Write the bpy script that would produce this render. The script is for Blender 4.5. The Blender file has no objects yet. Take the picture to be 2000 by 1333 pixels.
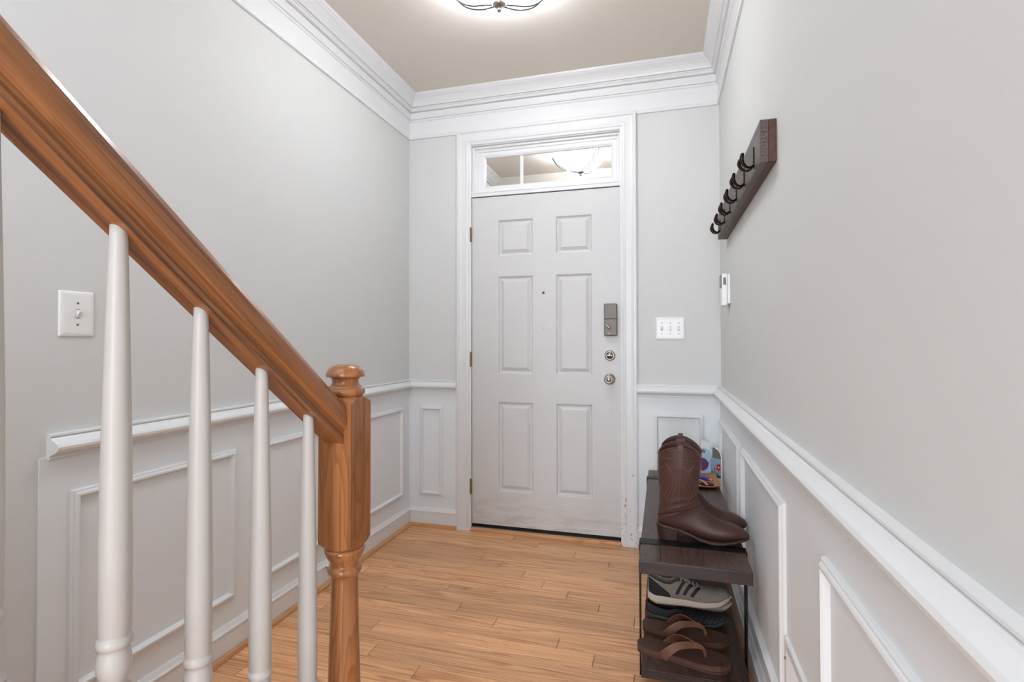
import bpy, bmesh, math, random
from mathutils import Vector, Matrix
random.seed(7)
SC = bpy.context.scene
COL = SC.collection
PI = math.pi

# ------------------------------------------------------------------ camera
F_PX, YAW, PIT, ROL, CY = 1033.168, 0.27745, 0.01598, -0.00113, 650.37
CAM_Z = 1.1739
fw = Vector((-math.sin(YAW)*math.cos(PIT), math.cos(YAW)*math.cos(PIT), math.sin(PIT)))
rt = Vector((math.cos(YAW), math.sin(YAW), 0)); up = rt.cross(fw)
r2 = rt*math.cos(ROL)+up*math.sin(ROL); u2 = up*math.cos(ROL)-rt*math.sin(ROL)
cd = bpy.data.cameras.new('camera'); cam = bpy.data.objects.new('camera', cd); COL.objects.link(cam)
cd.sensor_width = 36; cd.lens = F_PX/2000*36; cd.shift_y = -(666.5-CY)/2000; cd.clip_start = .01
cam.matrix_world = Matrix(((r2.x, u2.x, -fw.x, 0), (r2.y, u2.y, -fw.y, 0), (r2.z, u2.z, -fw.z, CAM_Z), (0, 0, 0, 1)))
SC.camera = cam
# ------------------------------------------------------------------ light and exposure
LAMP_EMIT = 8.6
BULB = 9.0
WORLD = 1.2
REAR = 34.0
SC.view_settings.view_transform = 'Standard'; SC.view_settings.look = 'None'
SC.view_settings.exposure = 0.93; SC.view_settings.gamma = 1; SC.view_settings.use_curve_mapping = False
w = bpy.data.worlds.new('world'); SC.world = w; w.use_nodes = True
w.node_tree.nodes['Background'].inputs[0].default_value = (.90, .965, 1.065, 1)
w.node_tree.nodes['Background'].inputs[1].default_value = WORLD
ld = bpy.data.lights.new('rear_fill_light', 'AREA'); ld.shape = 'RECTANGLE'; ld.size = .8; ld.size_y = 2.0  # added fill light behind the camera, no real window there
ld.energy = REAR; ld.color = (.90, .965, 1.07)
lo = bpy.data.objects.new('rear_fill_light', ld); COL.objects.link(lo)
lo.location = (-.12, -2.75, 1.35); lo.rotation_euler = (PI/2, 0, 0)

# ------------------------------------------------------------------ room numbers (metres)
D, XL, XR = 3.1157, -1.5815, .3077
ZC = 2.749
YB = -2.6           # rear end of the hall behind the camera
YS = 1.50           # bulkhead where the ceiling drops
DL, DR, DB, DT = -1.149, -.235, .041, 2.073   # door slab
CL0, CL1, CR1, CR0 = -1.243, -1.150, -.232, -.1415  # casing outer/inner
HT0, HT1 = 2.400, 2.498

# ------------------------------------------------------------------ material helpers
def new_mat(name):
    m = bpy.data.materials.new(name); m.use_nodes = True
    nt = m.node_tree; b = nt.nodes['Principled BSDF']
    return m, nt, b
def N(nt, t, **kw):
    n = nt.nodes.new(t)
    for k, v in kw.items():
        if k in n.inputs: n.inputs[k].default_value = v
        else: setattr(n, k, v)
    return n
def L(nt, a, b): nt.links.new(a, b)
def rgb(r, g, b): # sRGB 0-255 to linear
    f = lambda c: (c/255)/12.92 if c <= 10 else ((c/255+.055)/1.055)**2.4
    return (f(r), f(g), f(b), 1)
def simple(name, col, rough=.5, metal=0, bump=0, bscale=200, spec=.5, var=0, vscale=6):
    m, nt, b = new_mat(name)
    b.inputs['Base Color'].default_value = col; b.inputs['Roughness'].default_value = rough
    b.inputs['Metallic'].default_value = metal; b.inputs['Specular IOR Level'].default_value = spec
    tc = N(nt, 'ShaderNodeTexCoord')
    if bump:
        n = N(nt, 'ShaderNodeTexNoise', Scale=bscale, Detail=3.0); L(nt, tc.outputs['Object'], n.inputs['Vector'])
        bp = N(nt, 'ShaderNodeBump', Strength=bump, Distance=.002); L(nt, n.outputs[0], bp.inputs['Height']); L(nt, bp.outputs[0], b.inputs['Normal'])
    if var:
        n = N(nt, 'ShaderNodeTexNoise', Scale=vscale, Detail=5.0); L(nt, tc.outputs['Object'], n.inputs['Vector'])
        mx = N(nt, 'ShaderNodeMix', data_type='RGBA'); mx.inputs[6].default_value = [c*(1-var) for c in col[:3]]+[1]
        mx.inputs[7].default_value = [min(1, c*(1+var)) for c in col[:3]]+[1]
        L(nt, n.outputs[0], mx.inputs[0]); L(nt, mx.outputs[2], b.inputs['Base Color'])
    return m
def wood(name, light, mid, dark, axis=0, rough=.35, ring=38, tint=.12, fine=.5, ringscale=(.9, 6.5), bump=.06, ringmix=.75, coat=0):
    """grain contours of a stretched noise; axis = direction of the grain"""
    m, nt, b = new_mat(name)
    tc = N(nt, 'ShaderNodeTexCoord'); oi = N(nt, 'ShaderNodeObjectInfo')
    ad = N(nt, 'ShaderNodeVectorMath', operation='MULTIPLY_ADD')
    cb = N(nt, 'ShaderNodeCombineXYZ')
    for i, k in enumerate((37.1, 53.7, 91.3)):
        mu = N(nt, 'ShaderNodeMath', operation='MULTIPLY'); mu.inputs[1].default_value = k; L(nt, oi.outputs['Random'], mu.inputs[0]); L(nt, mu.outputs[0], cb.inputs[i])
    ad.inputs[1].default_value = (1, 1, 1); L(nt, tc.outputs['Object'], ad.inputs[0]); L(nt, cb.outputs[0], ad.inputs[2])
    def stretched(a, c):
        mp = N(nt, 'ShaderNodeMapping'); s = [c, c, c]; s[axis] = a; mp.inputs['Scale'].default_value = s
        L(nt, ad.outputs[0], mp.inputs['Vector']); return mp.outputs[0]
    n1 = N(nt, 'ShaderNodeTexNoise', Scale=1.0, Detail=2.5, Roughness=.45, Distortion=.25); L(nt, stretched(*ringscale), n1.inputs['Vector'])
    mu = N(nt, 'ShaderNodeMath', operation='MULTIPLY'); mu.inputs[1].default_value = ring; L(nt, n1.outputs[0], mu.inputs[0])
    fr = N(nt, 'ShaderNodeMath', operation='FRACT'); L(nt, mu.outputs[0], fr.inputs[0])
    rp = N(nt, 'ShaderNodeValToRGB'); L(nt, fr.outputs[0], rp.inputs[0])
    e = rp.color_ramp.elements; e[0].position = 0; e[0].color = (0, 0, 0, 1); e[1].position = 1; e[1].color = (.12, .12, .12, 1)
    k = e.new(.62); k.color = (.45, .45, .45, 1); k = e.new(.86); k.color = (1, 1, 1, 1)
    n2 = N(nt, 'ShaderNodeTexNoise', Scale=1.0, Detail=3.0, Roughness=.6); L(nt, stretched(2.6, 150), n2.inputs['Vector'])
    r2_ = N(nt, 'ShaderNodeValToRGB'); L(nt, n2.outputs[0], r2_.inputs[0]); r2_.color_ramp.elements[0].position = .5; r2_.color_ramp.elements[1].position = .72
    n3 = N(nt, 'ShaderNodeTexNoise', Scale=1.0, Detail=2.0); L(nt, stretched(1.2, 5), n3.inputs['Vector'])
    m1 = N(nt, 'ShaderNodeMix', data_type='RGBA'); m1.inputs[6].default_value = light; m1.inputs[7].default_value = mid
    mr = N(nt, 'ShaderNodeMath', operation='MULTIPLY'); mr.inputs[1].default_value = ringmix; L(nt, rp.outputs[0], mr.inputs[0])
    ms = N(nt, 'ShaderNodeMath', operation='MULTIPLY'); L(nt, mr.outputs[0], ms.inputs[0]); L(nt, n3.outputs[0], ms.inputs[1])
    ms2 = N(nt, 'ShaderNodeMath', operation='MULTIPLY'); ms2.inputs[1].default_value = 2; L(nt, ms.outputs[0], ms2.inputs[0]); ms2.use_clamp = True
    L(nt, ms2.outputs[0], m1.inputs[0])
    m2 = N(nt, 'ShaderNodeMix', data_type='RGBA'); m2.inputs[7].default_value = dark; L(nt, m1.outputs[2], m2.inputs[6])
    mf = N(nt, 'ShaderNodeMath', operation='MULTIPLY'); mf.inputs[1].default_value = fine; L(nt, r2_.outputs[0], mf.inputs[0]); L(nt, mf.outputs[0], m2.inputs[0])
    hs = N(nt, 'ShaderNodeHueSaturation'); L(nt, m2.outputs[2], hs.inputs['Color'])
    mm = N(nt, 'ShaderNodeMapRange'); mm.inputs['To Min'].default_value = 1-tint; mm.inputs['To Max'].default_value = 1+tint; L(nt, oi.outputs['Random'], mm.inputs[0]); L(nt, mm.outputs[0], hs.inputs['Value'])
    L(nt, hs.outputs[0], b.inputs['Base Color']); b.inputs['Roughness'].default_value = rough
    if coat: b.inputs['Coat Weight'].default_value = coat; b.inputs['Coat Roughness'].default_value = .12
    if bump:
        bp = N(nt, 'ShaderNodeBump', Strength=bump, Distance=.001); L(nt, n2.outputs[0], bp.inputs['Height']); L(nt, bp.outputs[0], b.inputs['Normal'])
    return m

M = {}
M['wall'] = simple('grey_wall_paint', rgb(218, 219, 217), .75, bump=.12, bscale=160, spec=.3)
M['lower'] = simple('wainscot_paint', rgb(235, 239, 241), .5, bump=.05, bscale=220, spec=.4)
M['trim'] = simple('white_trim_paint', rgb(234, 235, 235), .33, spec=.5)
M['balp'] = simple('off_white_paint', rgb(198, 194, 189), .4, var=.04, vscale=20)  # even off-white, darkened to offset the strong fill on the balusters
M['ceil'] = simple('beige_ceiling_paint', rgb(230, 222, 211), .85, bump=.05, bscale=150, spec=.2)
M['doorp'] = None
M['oakfloor'] = wood('oak_floor', rgb(240, 184, 134), rgb(204, 142, 94), rgb(150, 94, 58), 0, .27, ring=15, tint=.15, fine=.7, ringscale=(.5, 12), bump=.03, ringmix=.9)
M['oakrail'] = wood('oak_rail', rgb(164, 106, 60), rgb(132, 80, 42), rgb(86, 48, 24), 0, .3, ring=24, tint=.02, fine=1.0, ringscale=(.6, 28), coat=.25)
M['oakpost'] = wood('oak_post', rgb(172, 114, 68), rgb(140, 86, 48), rgb(100, 58, 30), 2, .3, ring=16, tint=.03, fine=.6, ringscale=(1.6, 15), coat=.3)
M['oaktrim'] = wood('oak_shoe_x', rgb(208, 156, 108), rgb(178, 124, 80), rgb(150, 98, 62), 0, .35, tint=.04, fine=.4)
M['oaktrimy'] = wood('oak_shoe_y', rgb(208, 156, 108), rgb(178, 124, 80), rgb(150, 98, 62), 1, .35, tint=.04, fine=.4)
M['gapdark'] = simple('dark_joint', rgb(70, 44, 28), .8)
M['bench'] = wood('dark_bench_wood', rgb(84, 62, 53), rgb(54, 37, 32), rgb(30, 20, 18), 1, .38, ring=16, tint=.2, fine=.5, ringscale=(1.5, 10))
M['rackf'] = wood('grey_brown_rack_wood', rgb(100, 88, 82), rgb(62, 51, 46), rgb(34, 26, 23), 1, .5, ring=22, tint=.02, fine=.8, ringscale=(1.5, 14), bump=.2)
M['rackb'] = wood('red_brown_rack_wood', rgb(88, 54, 44), rgb(68, 38, 31), rgb(46, 25, 20), 1, .5, ring=12, tint=.02, fine=.4)
M['iron'] = simple('black_iron', rgb(24, 23, 23), .45, .6, bump=.1)
M['bronze'] = simple('dark_bronze', rgb(48, 34, 30), .35, .8)
M['nickel'] = simple('satin_nickel', rgb(170, 164, 158), .28, 1)
M['strapm'] = simple('brushed_strap_nickel', rgb(128, 128, 128), .35, 1)
M['lockgrey'] = simple('dark_nickel', rgb(112, 105, 99), .42, .35)
M['brass'] = simple('worn_brass', rgb(150, 128, 92), .4, .8, var=.3, vscale=60)
M['black'] = simple('black_rubber', rgb(18, 18, 18), .7)
M['plastic'] = simple('white_plastic', rgb(242, 242, 240), .3)
M['grey'] = simple('grey_plastic', rgb(112, 110, 108), .35)
M['screwm'] = simple('screw_metal', rgb(120, 118, 115), .4, .8)
M['leather'] = simple('brown_leather', rgb(74, 46, 39), .5, bump=.12, bscale=120, var=.25, vscale=14)
M['leathers'] = simple('brown_leather_strap', rgb(84, 52, 44), .48, bump=.15, bscale=200)
M['stitch'] = simple('raised_stitching', rgb(108, 72, 60), .5)
M['boothole'] = simple('boot_lining', rgb(58, 34, 28), .8)
M['bootsole'] = simple('boot_sole', rgb(48, 34, 30), .55, bump=.1)
M['bootheel'] = simple('boot_heel_stack', rgb(62, 36, 30), .5, var=.2, vscale=30)
M['welt'] = simple('boot_welt', rgb(92, 66, 56), .5)
M['knit'] = simple('grey_knit', rgb(136, 124, 113), .9, bump=.5, bscale=420, var=.12, vscale=90)
M['knit2'] = simple('taupe_knit', rgb(128, 114, 102), .9, bump=.5, bscale=420, var=.1, vscale=90)
M['foam'] = simple('white_foam_midsole', rgb(198, 182, 166), .6, bump=.5, bscale=160)
M['gum'] = simple('gum_outsole', rgb(150, 116, 84), .6)
M['blackfab'] = simple('black_fabric', rgb(28, 28, 28), .8, bump=.3, bscale=400)
M['darkmesh'] = simple('black_mesh', rgb(34, 34, 35), .8, bump=.6, bscale=300, var=.4, vscale=160)
M['darksole'] = simple('dark_green_sole', rgb(52, 54, 48), .6, bump=.4, bscale=120)
M['lace'] = simple('pale_lace', rgb(172, 168, 160), .8)
M['sandal'] = simple('brown_sandal_leather', rgb(96, 64, 50), .5, bump=.2, bscale=140, var=.25, vscale=22)
M['sandalf'] = simple('dark_footbed', rgb(82, 55, 44), .5, bump=.2, bscale=140, var=.3, vscale=18)
M['sandals'] = simple('tan_braided_strap', rgb(116, 74, 53), .5, bump=.6, bscale=160, var=.2, vscale=60)
M['sandalb'] = simple('sandal_sole', rgb(76, 52, 42), .6)
M['trayw'] = simple('tan_tray', rgb(176, 124, 80), .5, var=.12, vscale=20)
M['paperb'] = simple('pale_blue_card', rgb(176, 204, 226), .7)
M['paperb2'] = simple('mid_blue_card', rgb(128, 160, 184), .7)
M['paperw'] = simple('white_card', rgb(236, 234, 230), .7)
M['orange'] = simple('orange_print', rgb(240, 150, 60), .6)
M['purple'] = simple('purple_print', rgb(92, 52, 120), .6)
M['red'] = simple('red_print', rgb(200, 44, 58), .6)
M['green'] = simple('dark_green_print', rgb(24, 74, 66), .6)
M['blue'] = simple('blue_plastic', rgb(48, 52, 150), .3)
M['steel'] = simple('steel', rgb(190, 188, 184), .25, 1)
M['dark'] = simple('dark_grey_felt', rgb(70, 70, 72), .8)
M['exterior'] = simple('exterior_dark', rgb(40, 40, 42), .9)

# door paint: white with grain emboss and grime smudges near its bottom edge
m, nt, b = new_mat('door_paint'); M['doorp'] = m
tc = N(nt, 'ShaderNodeTexCoord'); mp = N(nt, 'ShaderNodeMapping'); mp.inputs['Scale'].default_value = (5, 60, 60); L(nt, tc.outputs['Object'], mp.inputs[0])
n = N(nt, 'ShaderNodeTexNoise', Scale=1.0, Detail=4.0, Distortion=.6); L(nt, mp.outputs[0], n.inputs['Vector'])
bp = N(nt, 'ShaderNodeBump', Strength=.16, Distance=.001); L(nt, n.outputs[0], bp.inputs['Height']); L(nt, bp.outputs[0], b.inputs['Normal'])
sx = N(nt, 'ShaderNodeSeparateXYZ'); L(nt, tc.outputs['Object'], sx.inputs[0])
mr = N(nt, 'ShaderNodeMapRange'); mr.inputs['From Min'].default_value = .04; mr.inputs['From Max'].default_value = .3; mr.inputs['To Min'].default_value = 1; mr.inputs['To Max'].default_value = 0
L(nt, sx.outputs[2], mr.inputs[0])
mp2 = N(nt, 'ShaderNodeMapping'); mp2.inputs['Scale'].default_value = (4, 4, 22); L(nt, tc.outputs['Object'], mp2.inputs[0])
n2 = N(nt, 'ShaderNodeTexNoise', Scale=1.0, Detail=6.0, Roughness=.7); L(nt, mp2.outputs[0], n2.inputs['Vector'])
rp = N(nt, 'ShaderNodeValToRGB'); rp.color_ramp.elements[0].position = .42; rp.color_ramp.elements[1].position = .75; L(nt, n2.outputs[0], rp.inputs[0])
mu = N(nt, 'ShaderNodeMath', operation='MULTIPLY'); L(nt, rp.outputs[0], mu.inputs[0]); L(nt, mr.outputs[0], mu.inputs[1])
mx = N(nt, 'ShaderNodeMix', data_type='RGBA'); mx.inputs[6].default_value = rgb(214, 214, 213); mx.inputs[7].default_value = rgb(178, 166, 152)
L(nt, mu.outputs[0], mx.inputs[0]); L(nt, mx.outputs[2], b.inputs['Base Color']); b.inputs['Roughness'].default_value = .4
# casing paint with scuffs low on the right leg
m, nt, b = new_mat('casing_paint'); M['casing'] = m
tc = N(nt, 'ShaderNodeTexCoord'); sx = N(nt, 'ShaderNodeSeparateXYZ'); L(nt, tc.outputs['Object'], sx.inputs[0])
mr = N(nt, 'ShaderNodeMapRange'); mr.inputs['From Min'].default_value = .15; mr.inputs['From Max'].default_value = .75; mr.inputs['To Min'].default_value = .16; mr.inputs['To Max'].default_value = 0
L(nt, sx.outputs[2], mr.inputs[0])
mrx = N(nt, 'ShaderNodeMapRange'); mrx.inputs['From Min'].default_value = -.6; mrx.inputs['From Max'].default_value = -.3; mrx.inputs['To Min'].default_value = .15; L(nt, sx.outputs[0], mrx.inputs[0])
mz = N(nt, 'ShaderNodeMath', operation='MULTIPLY'); L(nt, mr.outputs[0], mz.inputs[0]); L(nt, mrx.outputs[0], mz.inputs[1])
mp = N(nt, 'ShaderNodeMapping'); mp.inputs['Scale'].default_value = (60, 60, 26); L(nt, tc.outputs['Object'], mp.inputs[0])
n = N(nt, 'ShaderNodeTexNoise', Scale=1.0, Detail=4.0, Roughness=.65); L(nt, mp.outputs[0], n.inputs['Vector'])
ad = N(nt, 'ShaderNodeMath', operation='ADD'); L(nt, n.outputs[0], ad.inputs[0]); L(nt, mz.outputs[0], ad.inputs[1])
rp = N(nt, 'ShaderNodeValToRGB'); rp.color_ramp.elements[0].position = .755; rp.color_ramp.elements[1].position = .80; L(nt, ad.outputs[0], rp.inputs[0])
mx = N(nt, 'ShaderNodeMix', data_type='RGBA'); mx.inputs[6].default_value = rgb(230, 231, 231); mx.inputs[7].default_value = rgb(110, 84, 66)
L(nt, rp.outputs[0], mx.inputs[0]); L(nt, mx.outputs[2], b.inputs['Base Color']); b.inputs['Roughness'].default_value = .35
# coated transom glass: strong mirror, some see-through
m, nt, b = new_mat('coated_glass'); M['glass'] = m; nt.nodes.remove(b)
gl = N(nt, 'ShaderNodeBsdfGlossy', Roughness=0.0); gl.inputs['Color'].default_value = (.97, .98, .98, 1)
tr = N(nt, 'ShaderNodeBsdfTransparent'); ms = N(nt, 'ShaderNodeMixShader'); ms.inputs[0].default_value = .9
L(nt, tr.outputs[0], ms.inputs[1]); L(nt, gl.outputs[0], ms.inputs[2]); L(nt, ms.outputs[0], nt.nodes['Material Output'].inputs[0])
# lit lamp bowl
m, nt, b = new_mat('lit_frosted_glass'); M['bowl'] = m
b.inputs['Base Color'].default_value = (.9, .9, .9, 1); b.inputs['Emission Color'].default_value = (.90, .965, 1.065, 1); b.inputs['Emission Strength'].default_value = LAMP_EMIT

# ------------------------------------------------------------------ mesh helpers
def mk(name, verts, faces, mat, parent=None, smooth=False, bevel=0, seg=2, loc=None, rot=None):
    me = bpy.data.meshes.new(name); me.from_pydata([tuple(v) for v in verts], [], faces); me.validate()
    bm = bmesh.new(); bm.from_mesh(me); bmesh.ops.recalc_face_normals(bm, faces=bm.faces); bm.to_mesh(me); bm.free()
    mats = mat if isinstance(mat, (list, tuple)) else [mat]
    for q in mats: me.materials.append(M[q] if isinstance(q, str) else q)
    if smooth:
        for p in me.polygons: p.use_smooth = True
    o = bpy.data.objects.new(name, me); COL.objects.link(o)
    if parent: o.parent = parent
    if loc: o.location = loc
    if rot: o.rotation_euler = rot
    if bevel:
        bv = o.modifiers.new('bevel', 'BEVEL'); bv.width = bevel; bv.segments = seg; bv.limit_method = 'ANGLE'
    return o
class G:
    """a little geometry collector for one mesh"""
    def __init__(s): s.v = []; s.f = []
    def add(s, v, f):
        k = len(s.v); s.v += [tuple(x) for x in v]; s.f += [tuple(i+k for i in q) for q in f]; return s
    def box(s, a, b):
        x0, y0, z0 = a; x1, y1, z1 = b
        return s.add([(x0, y0, z0), (x1, y0, z0), (x1, y1, z0), (x0, y1, z0), (x0, y0, z1), (x1, y0, z1), (x1, y1, z1), (x0, y1, z1)],
                     [(0, 3, 2, 1), (4, 5, 6, 7), (0, 1, 5, 4), (1, 2, 6, 5), (2, 3, 7, 6), (3, 0, 4, 7)])
    def rings(s, R, closed=True, cap=True):
        n = len(R[0]); v = [p for r in R for p in r]; f = []
        for i in range(len(R)-1):
            for j in range(n if closed else n-1):
                a = i*n+j; b2 = i*n+(j+1) % n; f.append((a, b2, b2+n, a+n))
        if cap: f.append(tuple(range(n))[::-1]); f.append(tuple((len(R)-1)*n+j for j in range(n)))
        return s.add(v, f)
    def tube(s, pts, r, n=8, cap=True):
        pts = [Vector(p) for p in pts]; R = []
        rr = r if isinstance(r, (list, tuple)) else [r]*len(pts)
        t0 = (pts[1]-pts[0]).normalized(); a = t0.orthogonal().normalized()
        for i, p in enumerate(pts):
            t = (pts[min(i+1, len(pts)-1)]-pts[max(i-1, 0)]).normalized()
            a = (a-t*a.dot(t)).normalized(); c = t.cross(a)
            R.append([p+(a*math.cos(2*PI*k/n)+c*math.sin(2*PI*k/n))*rr[i] for k in range(n)])
        return s.rings(R, True, cap)
    def lathe(s, prof, n=24, c=(0, 0, 0), axis=2):
        R = []
        for r, h in prof:
            ring = []
            for k in range(n):
                a = 2*PI*k/n; p = [0, 0, 0]; p[axis] = h; p[(axis+1) % 3] = r*math.cos(a); p[(axis+2) % 3] = r*math.sin(a)
                ring.append((p[0]+c[0], p[1]+c[1], p[2]+c[2]))
            R.append(ring)
        return s.rings(R, True, True)
    def sweep(s, path, prof, closed_prof=True):
        """moulding along a plan polyline; interior on the right of travel; prof = (out, z)"""
        P = [Vector(p) for p in path]; R = []
        for i, p in enumerate(P):
            d1 = (P[i]-P[i-1]).normalized() if i else (P[1]-P[0]).normalized()
            d2 = (P[i+1]-P[i]).normalized() if i < len(P)-1 else d1
            n1 = Vector((d1.y, -d1.x)); n2_ = Vector((d2.y, -d2.x)); m_ = (n1+n2_); m_ = m_/m_.dot(n1) if m_.length > 1e-6 else n1
            R.append([(p.x+m_.x*o, p.y+m_.y*o, z) for o, z in prof])
        return s.rings(R, True, True)
    def obj(s, name, mat, parent=None, **kw): return mk(name, s.v, s.f, mat, parent, **kw)
def loops_rect(org, u, v, n, w_, h_, loops, cap=True):
    """concentric rectangles on a plane: loops = (inset, out)"""
    org, u, v, n = Vector(org), Vector(u), Vector(v), Vector(n); R = []
    for ins, out in loops:
        R.append([org+u*a+v*b_+n*out for a, b_ in ((ins, ins), (w_-ins, ins), (w_-ins, h_-ins), (ins, h_-ins))])
    g = G(); V = [p for r in R for p in r]; f = []
    for i in range(len(R)-1):
        for j in range(4): f.append((i*4+j, i*4+(j+1) % 4, (i+1)*4+(j+1) % 4, (i+1)*4+j))
    if cap: f.append(tuple((len(R)-1)*4+j for j in range(4)))
    return g.add(V, f)
def struct(o): o['kind'] = 'structure'; return o
def tag(o, label, cat, group=None):
    o['label'] = label; o['category'] = cat
    if group: o['group'] = group
    return o
def thing(name, label, cat, loc=(0, 0, 0), rz=0, group=None, rot=None):
    o = bpy.data.objects.new(name, None); COL.objects.link(o); o.empty_display_size = .05
    o.location = loc; o.rotation_euler = rot or (0, 0, rz); return tag(o, label, cat, group)
def copy_tree(o, parent=None):
    c = o.copy(); COL.objects.link(c); c.parent = parent
    for ch in list(o.children): copy_tree(ch, c)
    return c
def cr(pts, n):
    """Catmull-Rom resample"""
    P = [Vector(p) for p in pts]; out = []
    for i in range(len(P)-1):
        p0 = P[max(i-1, 0)]; p1 = P[i]; p2 = P[i+1]; p3 = P[min(i+2, len(P)-1)]
        for k in range(n):
            t = k/n; out.append(.5*((2*p1)+(p2-p0)*t+(2*p0-5*p1+4*p2-p3)*t*t+(3*p1-p0-3*p2+p3)*t**3))
    out.append(P[-1]); return out
def interp(tab, x):
    if x <= tab[0][0]: return tab[0][1]
    for (a, b_), (c, d) in zip(tab, tab[1:]):
        if x <= c:
            t = (x-a)/(c-a); t = t*t*(3-2*t)*.5+t*.5; return b_+(d-b_)*t
    return tab[-1][1]

# ------------------------------------------------------------------ floor: one board per plank
g = G(); g.box((XL, YB, -.04), (XR, D+.16, -.013))
floor = struct(g.obj('floor', 'gapdark'))
PITCH = .0785
joints = {0: [-.862], 1: [-.698], 2: [-.47], 3: [-1.406, -.277], 4: [-.95], 5: [-.826], 6: [-.68], 7: [-.561, -1.2], 8: [-.43, -1.474], 9: [-.276, -.99],
          10: [-1.276, -.12], 11: [-.87], 12: [-.681], 13: [-.397, -1.449], 14: [-.251, -1.15], 15: [-1.299, -.102], 16: [-1.069, .05], 17: [-.85], 18: [-.55], 19: [-.3, -1.454]}
r = -1
while True:
    yc = 3.066-PITCH*r
    if yc < YB+PITCH: break
    js = joints.get(r)
    if js is None: js = sorted([random.uniform(-1.3, -.9), random.uniform(-.4, .1)])
    js = [XL+.002]+sorted(js)+[XR-.002]
    for a, b_ in zip(js, js[1:]):
        g = G(); gp = .0006; dz = random.uniform(-.0003, .0003)
        x0, x1, y0, y1 = a+gp*1.3, b_-gp*1.3, yc-PITCH/2+gp, yc+PITCH/2-gp; ch = .0009
        g.add([(x0, y0, -.013), (x1, y0, -.013), (x1, y1, -.013), (x0, y1, -.013), (x0, y0, dz-ch), (x1, y0, dz-ch), (x1, y1, dz-ch), (x0, y1, dz-ch),
               (x0+ch, y0+ch, dz), (x1-ch, y0+ch, dz), (x1-ch, y1-ch, dz), (x0+ch, y1-ch, dz)],
              [(0, 1, 5, 4), (1, 2, 6, 5), (2, 3, 7, 6), (3, 0, 4, 7), (4, 5, 9, 8), (5, 6, 10, 9), (6, 7, 11, 10), (7, 4, 8, 11), (8, 9, 10, 11)])
        g.obj('plank', 'oakfloor', floor)
    r += 1

# ------------------------------------------------------------------ walls, ceiling, bulkhead
T = .12
wl = struct(G().box((XL-T, YB, -.04), (XL, D+T, ZC+.1)).obj('wall_left', 'wall'))
wr = struct(G().box((XR, YB, -.04), (XR+T, D+T, ZC+.1)).obj('wall_right', 'wall'))
g = G()
g.box((XL, D, -.04), (CL1-.03, D+.16, ZC+.1)); g.box((CR1+.03, D, -.04), (XR, D+.16, ZC+.1)); g.box((CL1-.03, D, HT0+.03), (CR1+.03, D+.16, ZC+.1))
wb = struct(g.obj('wall_back', 'wall'))
struct(G().box((XL, YS, ZC), (XR, D, ZC+.1)).obj('ceiling', 'ceil'))
g = G(); g.box((XL, .72, 2.56), (XR, YS, 2.62)); g.box((-.60, YB, 2.56), (XR, .72, 2.62)); g.box((XL, YS-.1, 2.62), (XR, YS, ZC+.1))
struct(g.obj('ceiling_bulkhead', 'ceil'))

# wainscot boards: a few millimetres proud of the wall
WT = .005; WZ = .865; YW = 1.002
struct(G().box((XL, YW, 0), (XL+WT, D, WZ)).obj('wainscot_board', 'lower', wl))
g = G(); g.box((XL+WT, D-WT, 0), (CL0+.01, D, WZ)); g.box((CR0-.01, D-WT, 0), (XR-WT, D, WZ)); g.obj('wainscot_board', 'lower', wb)
G().box((XR-WT, YB, 0), (XR, D, WZ)).obj('wainscot_board', 'lower', wr)
PM = [(0, 0), (0, .007), (.003, .010), (.007, .010), (.009, .0135), (.013, .016), (.018, .016), (.021, .012), (.024, .005), (.026, 0)]
def moulding(parent, org, u, n, w_, z0=.203, z1=.763):
    loops_rect((org[0], org[1], z0), u, (0, 0, 1), n, w_, z1-z0, PM, cap=False).obj('panel_moulding', 'trim', parent)
for y in (1.076, 1.752, 2.428): moulding(wl, (XL+WT, y), (0, 1, 0), (1, 0, 0), .586)
moulding(wb, (-1.497, D-WT), (1, 0, 0), (0, -1, 0), .158, .196, .762)
moulding(wb, (-.053, D-WT), (1, 0, 0), (0, -1, 0), .268, .2, .767)
for y, w_ in ((2.325, .735), (1.51, .738), (.42, .742), (-.42, .742)): moulding(wr, (XR-WT, y), (0, 1, 0), (-1, 0, 0), w_, .203, .755)

# chair rail
CRP = [(0, .858), (.011, .858), (.013, .861), (.011, .866), (.014, .869), (.024, .873), (.038, .880), (.044, .886), (.045, .893), (.041, .900), (.031, .906), (.022, .911), (.018, .916), (.014, .9175), (.014, .9195), (.019, .921), (.019, .926), (0, .927)]
struct(G().sweep([(XL, 1.02), (XL, D), (CL0, D)], CRP).obj('trim_1', 'trim', bevel=0))
struct(G().sweep([(CR0, D), (XR, D), (XR, YB)], CRP).obj('trim_2', 'trim'))
# crown with frieze
FRZ = [(0, 2.4835), (.010, 2.4835), (.012, 2.487), (.012, 2.493), (.008, 2.500), (.006, 2.508), (.006, 2.594), (.010, 2.597), (.013, 2.601), (.013, 2.607), (.007, 2.608), (.007, 2.6105), (.014, 2.6115), (.018, 2.620), (.020, 2.650), (.014, 2.651), (.014, 2.6535), (.026, 2.6545), (.032, 2.657), (.032, 2.668), (.038, 2.672), (.038, 2.676), (.033, 2.677), (.033, 2.6795), (.042, 2.681),
       (.046, 2.692), (.054, 2.706), (.066, 2.720), (.076, 2.728), (.080, 2.733), (.086, 2.738), (.088, 2.749), (0, 2.749)]
struct(G().sweep([(XL, YS), (XL, D), (XR, D), (XR, YS)], FRZ).obj('trim_3', 'trim'))
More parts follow.
